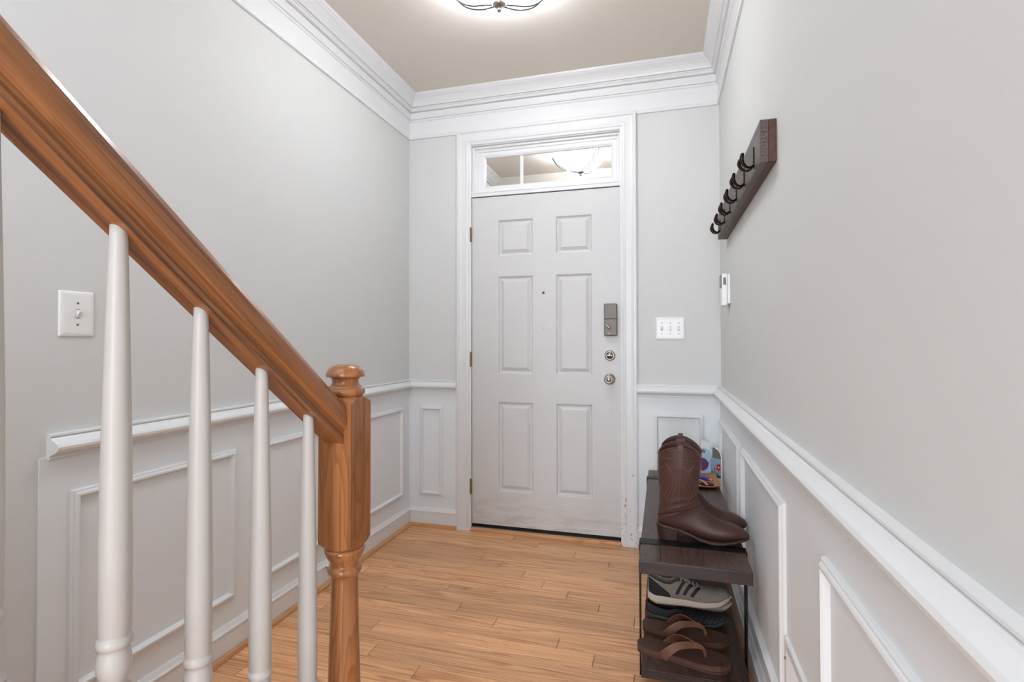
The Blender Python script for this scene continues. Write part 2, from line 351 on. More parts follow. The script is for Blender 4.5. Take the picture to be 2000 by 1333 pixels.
# baseboards and oak shoe
BBP = [(0, 0), (.014, 0), (.014, .088), (.017, .091), (.017, .097), (.012, .102), (.009, .108), (.006, .114), (.004, .117), (0, .117)]
SHP = [(.013, 0), (.033, 0), (.032, .008), (.028, .014), (.021, .019), (.013, .020)]
def base(side, path, oak):
    o = struct(G().sweep(path, BBP).obj('baseboard_'+side, 'trim'))
    G().sweep(path, SHP).obj('shoe_moulding', oak, o)
base('left', [(XL+WT, YW), (XL+WT, D-WT)], 'oaktrimy')
base('back', [(XL+WT+.016, D-WT), (CL0, D-WT)], 'oaktrim')
base('back_right', [(CR0, D-WT), (XR-WT, D-WT)], 'oaktrim')
base('right', [(XR-WT, D-WT), (XR-WT, YB)], 'oaktrimy')

# ------------------------------------------------------------------ door casing, jamb, transom
CAP = [(0, 0), (0, .024), (.006, .026), (.016, .026), (.022, .020), (.032, .018), (.058, .018), (.066, .021), (.074, .019), (.080, .014), (.088, .013), (.093, .011), (.093, 0)]  # (inset from outer, out)
def casing_piece(a, b_, inward, name):
    a, b_, inw = Vector(a), Vector(b_), Vector(inward)
    return a, b_, inw
R = []
wo, zo = (CL0, CR0), HT1
for ins, out in CAP:
    R.append([(wo[0]+ins, D-out, 0), (wo[0]+ins, D-out, zo-ins), (wo[1]-ins, D-out, zo-ins), (wo[1]-ins, D-out, 0)])
g = G(); V = [p for q in R for p in q]; f = []
for i in range(len(R)-1):
    for j in range(3): f.append((i*4+j, i*4+j+1, (i+1)*4+j+1, (i+1)*4+j))
f.append(tuple(i*4 for i in range(len(R)))); f.append(tuple(i*4+3 for i in range(len(R))))
g.add(V, f); struct(g.obj('trim_4', 'casing'))
# jamb lining with stop
g = G()
g.box((CL1-.03, D-.002, 0), (DL-.003, D+.15, HT0+.03)); g.box((DR+.003, D-.002, 0), (CR1+.03, D+.15, HT0+.03)); g.box((CL1-.03, D-.002, HT0), (CR1+.03, D+.15, HT0+.03))
g.box((DL-.003, D+.052, 0), (DL+.012, D+.075, DT+.004)); g.box((DR-.012, D+.052, 0), (DR+.003, D+.075, DT+.004)); g.box((DL-.003, D+.052, DT-.01), (DR+.003, D+.075, DT+.03))
jm = struct(g.obj('trim_5', 'casing'))
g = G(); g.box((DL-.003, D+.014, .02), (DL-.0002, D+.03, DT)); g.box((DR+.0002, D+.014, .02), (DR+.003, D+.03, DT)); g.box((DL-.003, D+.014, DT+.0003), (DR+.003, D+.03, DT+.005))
g.obj('door_gap_shade', 'black', jm)  # black strips set into the door gap to stand in for its shade
# transom mullion bar and sash
win = thing('window_1', 'narrow transom window above the white door, reflecting the ceiling light', 'window', ((DL+DR)/2, D, DT+.004)); win['kind'] = 'structure'
wx, wz = (DL+DR)/2, DT+.004
def wv(o):
    return o
def rel(g, c): g.v = [(x-c[0], y-c[1], z-c[2]) for x, y, z in g.v]; return g
wc = (wx, D, wz)
g = G(); g.box((DL-.003, D-.004, DT+.005), (DR+.003, D+.11, DT+.036)); g.box((DL-.003, D-.008, DT+.026), (DR+.003, D, DT+.036)); rel(g, wc).obj('mullion', 'trim', win, bevel=.002)
GX0, GX1, GZ0, GZ1 = -1.075, -.287, 2.152, 2.334
ox0, ox1, oz0, oz1 = DL-.003, DR+.003, DT+.034, HT0
def border(x0, x1, z0, z1, i, y0, y1, i_top=None):
    t_ = i_top if i_top is not None else i
    g = G(); g.box((x0, y0, z0), (x0+i, y1, z1)); g.box((x1-i, y0, z0), (x1, y1, z1)); g.box((x0+i, y0, z1-t_), (x1-i, y1, z1)); g.box((x0+i, y0, z0), (x1-i, y1, z0+i)); return g
rel(border(ox0, ox1, oz0, oz1, .014, D+.016, D+.06), wc).obj('stop_frame', 'trim', win, bevel=.002)
g = loops_rect((ox0+.014, D+.03, oz0+.014), (1, 0, 0), (0, 0, 1), (0, -1, 0), ox1-ox0-.028, oz1-oz0-.028, [(0, -.02), (0, .0), (.03, .0), (.034, -.006), (.040, -.008), (GX0-ox0-.014, -.018), (GX0-ox0-.014, -.03)], cap=False)
# sash inner rectangle is set by the glass
R = [[(ox0+.014, oz0+.014, ox1-.014, oz1-.014, .032), (ox0+.030, oz0+.020, ox1-.022, oz1-.030, .032), (ox0+.034, oz0+.024, ox1-.026, oz1-.034, .038), (GX0-.012, GZ0-.012, GX1+.012, GZ1+.012, .038), (GX0, GZ0, GX1, GZ1, .046), (GX0, GZ0, GX1, GZ1, .058)]][0]
g = G(); V = []; f = []
for x0, z0, x1, z1, yo in R: V += [(x0, D+yo, z0), (x1, D+yo, z0), (x1, D+yo, z1), (x0, D+yo, z1)]
for i in range(len(R)-1):
    for j in range(4): f.append((i*4+j, i*4+(j+1) % 4, (i+1)*4+(j+1) % 4, (i+1)*4+j))
g.add(V, f); sash = rel(g, wc).obj('sash', 'trim', win)
pane = rel(G().box((GX0-.005, D+.056, GZ0-.005), (GX1+.005, D+.060, GZ1+.005)), wc).obj('pane', 'glass', win)
for mxp in (-.838, -.545): rel(G().box((mxp-.011, D+.0545, GZ0), (mxp+.009, D+.056, GZ1)), wc).obj('muntin', 'trim', win)
struct(G().box((XL-T, D+.17, -.05), (XR+T, D+.2, ZC+.1)).obj('wall_exterior', 'exterior'))

# ------------------------------------------------------------------ door
door = struct(bpy.data.objects.new('door_1', None)); COL.objects.link(door); door.location = ((DL+DR)/2, D, 0)
tag(door, 'white six panel front door with grey lock and nickel knob', 'door')
dc = ((DL+DR)/2, D, 0); YF = D+.006
cols = [(-.980, -.755), (-.617, -.397)]; rows = [(.25, .802), (.973, 1.577), (1.700, 1.927)]
xs = [DL, cols[0][0], cols[0][1], cols[1][0], cols[1][1], DR]; zs = [DB, rows[0][0], rows[0][1], rows[1][0], rows[1][1], rows[2][0], rows[2][1], DT]
g = G(); V = [(x, YF, z) for z in zs for x in xs]; nx = len(xs); f = []
for j in range(len(zs)-1):
    for i in range(nx-1):
        if i in (1, 3) and j in (1, 3, 5): continue
        f.append((j*nx+i, j*nx+i+1, (j+1)*nx+i+1, (j+1)*nx+i))
g.add(V, f)
g.add([(DL, YF, DB), (DR, YF, DB), (DR, YF, DT), (DL, YF, DT), (DL, YF+.044, DB), (DR, YF+.044, DB), (DR, YF+.044, DT), (DL, YF+.044, DT)], [(0, 1, 5, 4), (1, 2, 6, 5), (2, 3, 7, 6), (3, 0, 4, 7), (4, 5, 6, 7)])
slab = rel(g, dc).obj('slab', 'doorp', door)
for x0, x1 in cols:
    for z0, z1 in rows:
        g = loops_rect((x0, YF, z0), (1, 0, 0), (0, 0, 1), (0, -1, 0), x1-x0, z1-z0, [(0, 0), (.004, -.001), (.010, -.012), (.016, -.014), (.019, -.013), (.038, -.001), (.040, -.0005)])
        rel(g, dc).obj('panel', 'doorp', door)
rel(G().box((DL+.001, YF+.012, .022), (DR-.001, YF+.04, DB)), dc).obj('door_sweep', 'black', door)
for z in (.27, 1.06, 1.84):
    g = G(); g.lathe([(.0055, z-.045), (.0055, z-.016), (.005, z-.0155), (.005, z-.0145), (.0055, z-.014), (.0055, z+.014), (.005, z+.0145), (.005, z+.0155), (.0055, z+.016), (.0055, z+.045), (.003, z+.05)], 10, (DL-.004, D-.011, 0))
    h_ = rel(g, dc).obj('hinge', 'brass', door, smooth=False)
    rel(G().box((DL-.0085, D-.0125, z-.044), (DL+.0005, D+.006, z+.044)), dc).obj('hinge_leaf', 'brass', h_)
# peephole and a filled hole
px, pz = -.691, 1.467
ph = rel(G().lathe([(.009, 0), (.009, -.002), (.006, -.003), (.005, -.001)], 16, (px, 0, 0), 1), (0, 0, 0))
ph.v = [(x, y+YF, z+pz) for x, y, z in ph.v]; rel(ph, dc).obj('peephole', 'nickel', door)
ph2 = G().lathe([(.005, 0), (.0045, -.0032)], 12, (px, YF, pz), 1); rel(ph2, dc).obj('peephole_lens', 'black', door)
rel(G().lathe([(.0022, .001), (.0022, -.0006)], 8, (px, YF, 1.25), 1), dc).obj('nail_hole', 'grey', door)
# keypad lock body
lx0, lx1, lz0, lz1 = -.327, -.252, 1.203, 1.391
lk = rel(G().box((lx0, YF-.032, lz0), (lx1, YF, lz1)), dc).obj('lock_body', 'lockgrey', door, bevel=.007, seg=3)
lzm = (lz0+lz1)/2+.005
rel(G().box((lx0+.002, YF-.0328, lzm-.0012), (lx1-.002, YF-.0315, lzm+.0012)), dc).obj('seam', 'black', lk)
rel(G().box((lx0+.003, YF-.0335, lzm+.0014), (lx1-.003, YF-.03, lz1-.004)), dc).obj('battery_cover', 'lockgrey', lk, bevel=.0012)
rel(G().box((lx0+.003, YF-.0335, lz0+.004), (lx1-.003, YF-.03, lzm-.0014)), dc).obj('lower_cover', 'lockgrey', lk, bevel=.0012)
g = G(); n_ = 16; R = []
for yy, s_ in ((YF-.032, .7), (YF-.036, 1), (YF-.046, 1), (YF-.050, .75)):
    ring = []
    for k in range(n_):
        a = 2*PI*k/n_; u_ = .021*s_*math.cos(a); v_ = .0085*s_*math.sin(a); c_, s2 = math.cos(-.7), math.sin(-.7)
        ring.append((-.302+u_*c_-v_*s2, yy, 1.257+u_*s2+v_*c_))
    R.append(ring)
rel(g.rings(R), dc).obj('thumb_turn', 'nickel', lk, smooth=True)
rel(G().lathe([(.003, YF-.033), (.003, YF-.0345)], 8, (-.297, 0, 1.219), 1), dc).obj('screw', 'nickel', lk)
# deadbolt
dz = 1.090; dx = -.296
db = rel(G().lathe([(.031, YF), (.031, YF-.006), (.027, YF-.011), (.021, YF-.014), (.020, YF-.012), (.0, YF-.012)], 28, (dx, 0, dz), 1), dc).obj('deadbolt_rose', 'nickel', door, smooth=True)
rel(G().box((dx-.020, YF-.028, dz-.005), (dx+.020, YF-.012, dz+.005)), dc).obj('thumb_turn', 'nickel', db, bevel=.004, seg=3)
# knob
kz = .953; kx = -.297
kb = rel(G().lathe([(.032, YF), (.032, YF-.004), (.028, YF-.009), (.014, YF-.013), (.012, YF-.028), (.016, YF-.034), (.026, YF-.041), (.0285, YF-.052), (.027, YF-.060), (.021, YF-.065), (.017, YF-.066), (.0165, YF-.064), (.013, YF-.064), (.0125, YF-.066), (0, YF-.0665)], 28, (kx, 0, kz), 1), dc).obj('knob', 'nickel', door, smooth=True)
rel(G().lathe([(.024, YF), (.024, YF-.0012), (.022, YF-.0020), (.021, YF-.0012), (0, YF-.0012)], 28, (-.260, 0, .752), 1), dc).obj('clear_bumper', simple('clear_vinyl', rgb(214, 212, 208), .2), door)
for z, hh in ((1.285, .04), (.955, .026)): rel(G().box((DR+.0005, D-.003, z-hh), (DR+.006, D+.01, z+hh)), dc).obj('strike_plate', 'lockgrey', door)
# threshold
th = struct(G().box((CL1-.001, D-.002, 0), (CR1+.001, D+.05, .020)).obj('trim_6', 'lockgrey'))
g = G(); R = []
for x in (DL-.0005, DR+.0005): R.append([(x, D-.026, .0), (x, D-.026, .010), (x, D-.022, .017), (x, D-.012, .021), (x, D-.003, .022), (x, D-.003, 0)])
g.rings(R).obj('oak_strip', 'oaktrim', th)

# ------------------------------------------------------------------ stair and railing
XRL = -.65; MSL = -.768; CSL = 1.6929
RUN, RISE, Y0 = .245, .190, 1.0
st = struct(bpy.data.objects.new('staircase', None)); COL.objects.link(st); tag(st, 'short flight of oak treads rising beside the railing', 'staircase')
for j in range(1, 8):
    y1 = Y0-RUN*(j-1); z = RISE*j
    G().box((XL+.002, y1-RUN-.01, z-.026), (XRL+.045, y1+.022, z)).obj('tread', 'oaktrim', st, bevel=.008, seg=3)
    G().box((XL+.002, y1-.018, z-RISE), (XRL+.02, y1, z-.026)).obj('riser', 'trim', st)
    G().box((XRL, y1-RUN-.0, 0), (XRL+.02, y1-.018, z-.026)).obj('side_panel', 'trim', st)
NY = .987; NW = .0765
rail = thing('stair_railing', 'oak stair handrail and newel post with white turned balusters', 'railing', (XRL, NY, 0))
# newel
hw = NW/2
def sq(th_): return hw/max(abs(math.cos(th_)), abs(math.sin(th_)))
n_ = 64; zb, zt = .745, 1.058
R = []
def ringf(fr, fz): return [(fr(2*PI*k/n_)*math.cos(2*PI*k/n_), fr(2*PI*k/n_)*math.sin(2*PI*k/n_), fz(2*PI*k/n_)) for k in range(n_)]
R.append(ringf(lambda t: .030, lambda t: zb-.006)); R.append(ringf(lambda t: .0375, lambda t: zb-.003))
R.append(ringf(sq, lambda t: zb-.003+(sq(t)-.0375)*.75)); R.append(ringf(sq, lambda t: zt-(sq(t)-.0375)*.85))
R.append(ringf(lambda t: .0375, lambda t: zt)); R.append(ringf(lambda t: .03, lambda t: zt+.001))
nb = G().rings(R).obj('newel_block', 'oakpost', rail)
cap_ = [(.034, 1.056), (.0365, 1.060), (.0395, 1.062), (.0412, 1.067), (.0405, 1.072), (.0375, 1.0755), (.034, 1.0765), (.034, 1.0785), (.030, 1.081), (.0275, 1.086), (.0272, 1.091), (.029, 1.096), (.033, 1.0985), (.0395, 1.0995), (.0403, 1.102), (.039, 1.108), (.035, 1.115), (.028, 1.121), (.018, 1.1248), (.008, 1.126), (0, 1.1262)]
G().lathe(cap_, 36).obj('newel_cap', 'oakpost', rail, smooth=True)
low = [(.030, .742), (.039, .741), (.0418, .737), (.0418, .733), (.039, .729), (.0385, .726), (.036, .721), (.031, .713), (.0285, .706), (.0282, .703), (.031, .7015), (.0345, .698), (.0352, .693), (.0335, .688), (.030, .6855), (.0285, .6835), (.0272, .680), (.0272, .670), (.030, .56), (.0335, .44), (.0365, .34), (.037, .31), (.034, .285), (.028, .27), (.036, .262), (.038, .25), (.036, .24)]
G().lathe(low, 36).obj('newel_shaft', 'oakpost', rail, smooth=True)
G().box((-hw, -hw, 0), (hw, hw, .24)).obj('newel_base', 'oakpost', rail, bevel=.004)
# handrail
half = [(.0, .0), (.0225, .0), (.0225, .009), (.0195, .012), (.0185, .016), (.0205, .0195), (.025, .022), (.0290, .027), (.0302, .034), (.0302, .044), (.0285, .054), (.0235, .063), (.015, .0685), (.006, .0705)]
prof = half+[(-a, b_) for a, b_ in half[::-1]][:-1]
ang = math.atan(-MSL); ca, sa = math.cos(ang), math.sin(ang)
yend = .953; s1 = 0; s0 = -1.75
R = [[(s, a, b_) for a, b_ in prof] for s in (s0, s1)]
hr = G().rings(R).obj('handrail', 'oakrail', rail)
zend = MSL*yend+CSL
hr.matrix_local = Matrix(((0, -1, 0, 0), (ca, 0, sa, yend-NY), (-sa, 0, ca, zend), (0, 0, 0, 1)))
# balusters
bY = [.497-.1229*2+.1229*k for k in range(6)]; bY[1] -= .012; bY[0] -= .012
ringz = [.8075+.0928*2-.0928*k for k in range(6)]
for k, (y, rz_) in enumerate(zip(bY, ringz)):
    j = int((Y0+.022-y)//RUN)+1; zt_ = RISE*j
    top = MSL*y+CSL+.012
    g = G(); s_ = .0165
    g.box((-s_, -s_, zt_-.001), (s_, s_, rz_-.068))
    pr = [(.016, rz_-.069), (.0205, rz_-.066), (.020, rz_-.062), (.013, rz_-.054), (.0125, rz_-.050), (.0155, rz_-.044), (.0185, rz_-.035), (.019, rz_-.028), (.0178, rz_-.019), (.0165, rz_-.012), (.0162, rz_-.0075), (.018, rz_-.0065), (.0192, rz_-.003), (.0192, rz_+.001), (.018, rz_+.004), (.0163, rz_+.0055), (.0163, rz_+.008), (.0175, rz_+.011), (.0178, rz_+.10), (.0165, rz_+.22), (.0135, rz_+.36), (.0098, top-.02), (.0096, top)]
    g.lathe(pr, 24)
    g.obj('baluster', 'balp', rail, smooth=False, loc=(0, y-NY, 0))
    me = COL.objects[-1] if False else None
for o in rail.children:
    if o.name.startswith('baluster'):
        for p in o.data.polygons:
            if len(p.vertices) == 4 and abs(p.normal.z) < .999 and p.index > 5: p.use_smooth = True

# ------------------------------------------------------------------ ceiling light
LX, LY = -.637, 2.05
lamp = thing('ceiling_light', 'lit flush ceiling light with frosted bowl and nickel straps', 'light', (LX, LY, ZC))
G().lathe([(.0, 0), (.12, 0), (.12, -.012), (.105, -.022), (0, -.022)], 36).obj('canopy', 'nickel', lamp, smooth=False)
bowl_p = [(.212, -.055), (.206, -.070), (.192, -.094), (.170, -.118), (.139, -.140), (.10, -.157), (.06, -.167), (.02, -.171), (0, -.1715)]
R = [[(r_*math.cos(2*PI*k/48), r_*math.sin(2*PI*k/48), z) for k in range(48)] for r_, z in bowl_p[:-1]]
bw = G().rings(R, True, False)
k0 = len(bw.v)-48; bw.f.append(tuple(range(k0, k0+48)))
bw.obj('bowl', 'bowl', lamp, smooth=True)
bl = bpy.data.lights.new('bulb', 'POINT'); bl.energy = BULB; bl.shadow_soft_size = .06; bl.color = (.90, .965, 1.065)
bo = bpy.data.objects.new('bulb', bl); COL.objects.link(bo); bo.parent = lamp; bo.location = (0, 0, -.11)
for a in (.82, .82+2*PI/3, .82+4*PI/3):
    g = G()
    for da in (-.05, .05):
        pts = [(.11, -.016), (.20, -.03)]+[(r_*1.03+.008, z-.016) for r_, z in bowl_p[:-2]]+[(.03, -.190)]
        P = cr([(r_*math.cos(a)-da*.27*min(1, r_/.06)*math.sin(a), r_*math.sin(a)+da*.27*min(1, r_/.06)*math.cos(a), z) for r_, z in pts], 3)
        g.tube(P, .0048, 6)
    g.obj('strap', 'strapm', lamp, smooth=True)
G().lathe([(.012, -.18), (.026, -.186), (.027, -.196), (.020, -.204), (.010, -.207), (.005, -.209), (.009, -.213), (.0095, -.218), (.007, -.224), (0, -.2255)], 20).obj('finial', 'nickel', lamp, smooth=True)

# ------------------------------------------------------------------ switches, keypad, vent, door stop
def switch(name, label, loc, rz, n, w_, h_):
    t = thing(name, label, 'light switch', loc, rz)   # local: plate faces -y
    g = loops_rect((-w_/2, 0, -h_/2), (1, 0, 0), (0, 0, 1), (0, -1, 0), w_, h_, [(0, 0), (0, .003), (.003, .0055), (.009, .0068), (.012, .007)])
    g.obj('plate', 'plastic', t, bevel=.002)
    for i in range(n):
        x = (i-(n-1)/2)*.046
        G().box((x-.0055, -.0074, -.0125), (x+.0055, -.0068, .0125)).obj('slot', 'grey', t)
        s = 1 if (n == 1 or i == 0) else -1
        g = G(); g.rings([[(x-.0048, -.007, -.0115), (x+.0048, -.007, -.0115), (x+.0048, -.007, .0115), (x-.0048, -.007, .0115)],
                          [(x-.0042, -.011, -.007+s*.001), (x+.0042, -.011, -.007+s*.001), (x+.0042, -.011, .007+s*.001), (x-.0042, -.011, .007+s*.001)],
                          [(x-.0034, -.019, s*.0075-.003), (x+.0034, -.019, s*.0075-.003), (x+.0034, -.019, s*.0075+.003), (x-.0034, -.019, s*.0075+.003)]])
        g.obj('toggle', 'plastic', t)
        for z in (-.030, .030): G().lathe([(.003, -.0068), (.003, -.0078), (0, -.0081)], 10, (x, 0, z), 1).obj('screw', 'screwm', t)
    return t
switch('light_switch', 'single white toggle switch plate on the wall beneath the handrail', (XL, 1.0905, 1.2515), PI/2, 1, .092, .127)
switch('light_switch', 'triple white toggle switch plate right of the front door', (.041, D, 1.245), 0, 3, .160, .127)
kp = thing('alarm_keypad', 'small white wall keypad with grey screen near the far corner', 'keypad', (XR, 2.72, 1.42), 0)
G().box((-.012, -.055, -.07), (0, .045, .07)).obj('back_plate', 'plastic', kp, bevel=.003)
kb_ = G().box((-.037, -.037, -.078), (-.012, .037, .075)).obj('body', 'plastic', kp, bevel=.005, seg=3)
G().box((-.0395, -.033, .008), (-.036, .033, .070)).obj('screen', 'grey', kb_, bevel=.001)
G().box((-.030, -.0378, .02), (-.018, -.0365, .055)).obj('side_button', 'grey', kb_)
vt = thing('wall_vent', 'white slotted wall register low between the wainscot panels', 'vent', (XR-WT, 1.36, .31))
VW, VH = .29, .22
loops_rect((0, -VW/2, -VH/2), (0, 1, 0), (0, 0, 1), (-1, 0, 0), VW, VH, [(0, 0), (0, .004), (.004, .008), (.024, .008), (.027, .004), (.028, .001)], cap=False).obj('frame', 'trim', vt)
G().box((-.0015, -VW/2+.024, -VH/2+.024), (0, VW/2-.024, VH/2-.024)).obj('backing', 'grey', vt)
k = 0
sl0 = None
for i in range(20):
    y = -VW/2+.034+i*(VW-.068)/19
    if sl0 is None:
        sl0 = G().add([(-.0015, -.0035, -VH/2+.026), (-.0075, .0018, -VH/2+.026), (-.0060, .0030, -VH/2+.026), (-.0010, -.0020, -VH/2+.026), (-.0015, -.0035, VH/2-.026), (-.0075, .0018, VH/2-.026), (-.0060, .0030, VH/2-.026), (-.0010, -.0020, VH/2-.026)],
                      [(0, 1, 5, 4), (1, 2, 6, 5), (2, 3, 7, 6), (3, 0, 4, 7), (0, 3, 2, 1), (4, 5, 6, 7)]).obj('louver', 'trim', vt); sl0.location = (0, y, 0)
    else:
        c = sl0.copy(); COL.objects.link(c); c.location = (0, y, 0)
for z in (-.06, .06): G().lathe([(.004, -.008), (.003, -.010), (0, -.0105)], 10, (0, VW/2-.013, z), 0).obj('screw', 'screwm', vt)
ds = thing('door_stop', 'small nickel door stop screwed into the left baseboard', 'door stop', (XL+WT+.014, 2.23, .086))
G().lathe([(.011, 0), (.011, .003), (.0055, .008), (.0045, .012), (.0045, .05), (.006, .053)], 14, axis=0).obj('stem', 'nickel', ds, smooth=True)
G().lathe([(.007, .053), (.0085, .055), (.0085, .064), (.006, .067), (0, .067)], 14, axis=0).obj('tip', 'plastic', ds, smooth=True)

# ------------------------------------------------------------------ coat rack
RY0, RY1, RZ0, RZ1 = 1.606, 2.785, 1.674, 1.794
rk = thing('coat_rack', 'dark rustic wooden coat rack with six black double hooks', 'coat rack', (XR, (RY0+RY1)/2, RZ0))
hl = (RY1-RY0)/2; H = RZ1-RZ0
G().box((-.0205, -hl, 0), (0, hl, H)).obj('back_board', 'rackb', rk, bevel=.002)
G().box((-.0425, -hl, 0), (-.0205, hl, H)).obj('front_board', 'rackf', rk, bevel=.002)
hk0 = None
for i in range(6):
    y = -hl+.105+i*(2*hl-.21)/5
    if hk0 is None:
        g = G(); g.box((-.0460, -.008, .018), (-.0425, .008, .078))
        hk0 = g.obj('hook', 'bronze', rk, bevel=.0015)
        for s in (-1, 1):
            P = cr([(-.044, s*.004, .024), (-.056, s*.013, .015), (-.071, s*.021, .020), (-.080, s*.026, .037), (-.077, s*.027, .056)], 4)
            G().tube(P, [.0040]*(len(P)-9)+[.0044, .0048, .0052, .0056, .006, .006, .0058, .0052, .0036], 8).obj('prong', 'bronze', hk0, smooth=True)
        for z in (.037, .056): G().lathe([(.0036, -.0455), (.0026, -.048), (0, -.0485)], 8, (0, 0, z), 0).obj('screw', 'screwm', hk0)
        hk0.location = (0, y, 0)
    else:
        c = copy_tree(hk0, rk); c.location = (0, y, 0)

# ------------------------------------------------------------------ bench
BX0, BX1, BY0, BY1, BZ = -.079, .264, 1.785, 3.03, .460
BT = .042; SZ, ST = .105, .024
bn = thing('shoe_bench', 'dark wood shoe bench with black iron legs and lower shelf', 'bench', ((BX0+BX1)/2, (BY0+BY1)/2, 0))
bc = ((BX0+BX1)/2, (BY0+BY1)/2, 0)
nb_ = 5; bwid = (BX1-BX0)/nb_
for i in range(nb_):
    rel(G().box((BX0+i*bwid+.0003, BY0, BZ-BT), (BX0+(i+1)*bwid-.0003, BY1, BZ)), bc).obj('top_board', 'bench', bn, bevel=.0007)
ns = 4; swid = (BX1-BX0-.012)/ns
for i in range(ns):
    rel(G().box((BX0+.006+i*swid+.0003, BY0+.005, SZ-ST), (BX0+.006+(i+1)*swid-.0003, BY1-.005, SZ)), bc).obj('shelf_board', 'bench', bn, bevel=.0007)
M['benchx'] = wood('dark_bench_edge', rgb(52, 37, 33), rgb(36, 24, 21), rgb(22, 15, 13), 0, .4, ring=10, tint=.05, fine=.5)
for ya, yb in ((BY0-.006, BY0), (BY1, BY1+.006)):
    rel(G().box((BX0, ya, BZ-BT), (BX1, yb, BZ)), bc).obj('end_strip', 'benchx', bn, bevel=.0025)
    rel(G().box((BX0+.006, ya+.005, SZ-ST), (BX1-.006, yb-.0005+.0, SZ)), bc).obj('shelf_end_strip', 'benchx', bn, bevel=.0015) if ya < BY0 else None
for y in (1.93, 2.84):
    g = G(); y1 = y+.05; t_ = .005
    g.box((BX0-t_, y, BZ), (BX1+t_, y1, BZ+.002)); g.box((BX0-t_, y, 0), (BX0, y1, BZ)); g.box((BX1, y, 0), (BX1+t_, y1, BZ)); g.box((BX0, y, SZ-ST-.005), (BX1, y1, SZ-ST)); g.box((BX0-t_, y, 0), (BX1+t_, y1, .005))
    rel(g, bc).obj('leg_frame', 'iron', bn)

# ------------------------------------------------------------------ loft helpers for footwear
def loft(secs, n, m, sup=2.0):
    """secs: (back(x,z), front(x,z), half width); ellipse-like rings between back and front points"""
    A = cr([(b_[0], b_[1], 0) for b_, f_, w_ in secs], m); B = cr([(f_[0], f_[1], 0) for b_, f_, w_ in secs], m); W = cr([(w_, 0, 0) for b_, f_, w_ in secs], m)
    R = []
    for a, b_, w_ in zip(A, B, W):
        c = (a+b_)/2; d = (b_-a)/2; ring = []
        for k in range(n):
            t = 2*PI*k/n; ct, st_ = math.cos(t), math.sin(t)
            e = 2/sup; cc = math.copysign(abs(ct)**e, ct); ss = math.copysign(abs(st_)**e, st_)
            ring.append(Vector((c.x+d.x*cc, w_.x*ss, c.y+d.y*cc)))
        R.append(ring)
    return R
BOOT = [((.003, .334), (.152, .334), .060), ((.002, .27), (.149, .27), .059), ((.003, .21), (.144, .212), .054), ((.006, .16), (.138, .166), .047), ((.004, .115), (.140, .146), .042), ((.000, .082), (.148, .130), .039),
        ((.002, .056), (.158, .116), .0355), ((.030, .043), (.172, .101), .035), ((.075, .034), (.190, .087), .037), ((.115, .023), (.212, .0765), .042), ((.155, .012), (.236, .0695), .047), ((.195, .0085), (.258, .064), .048), ((.232, .010), (.279, .057), .044), ((.262, .015), (.294, .047), .035), ((.284, .020), (.304, .041), .029), ((.300, .025), (.3085, .033), .017)]
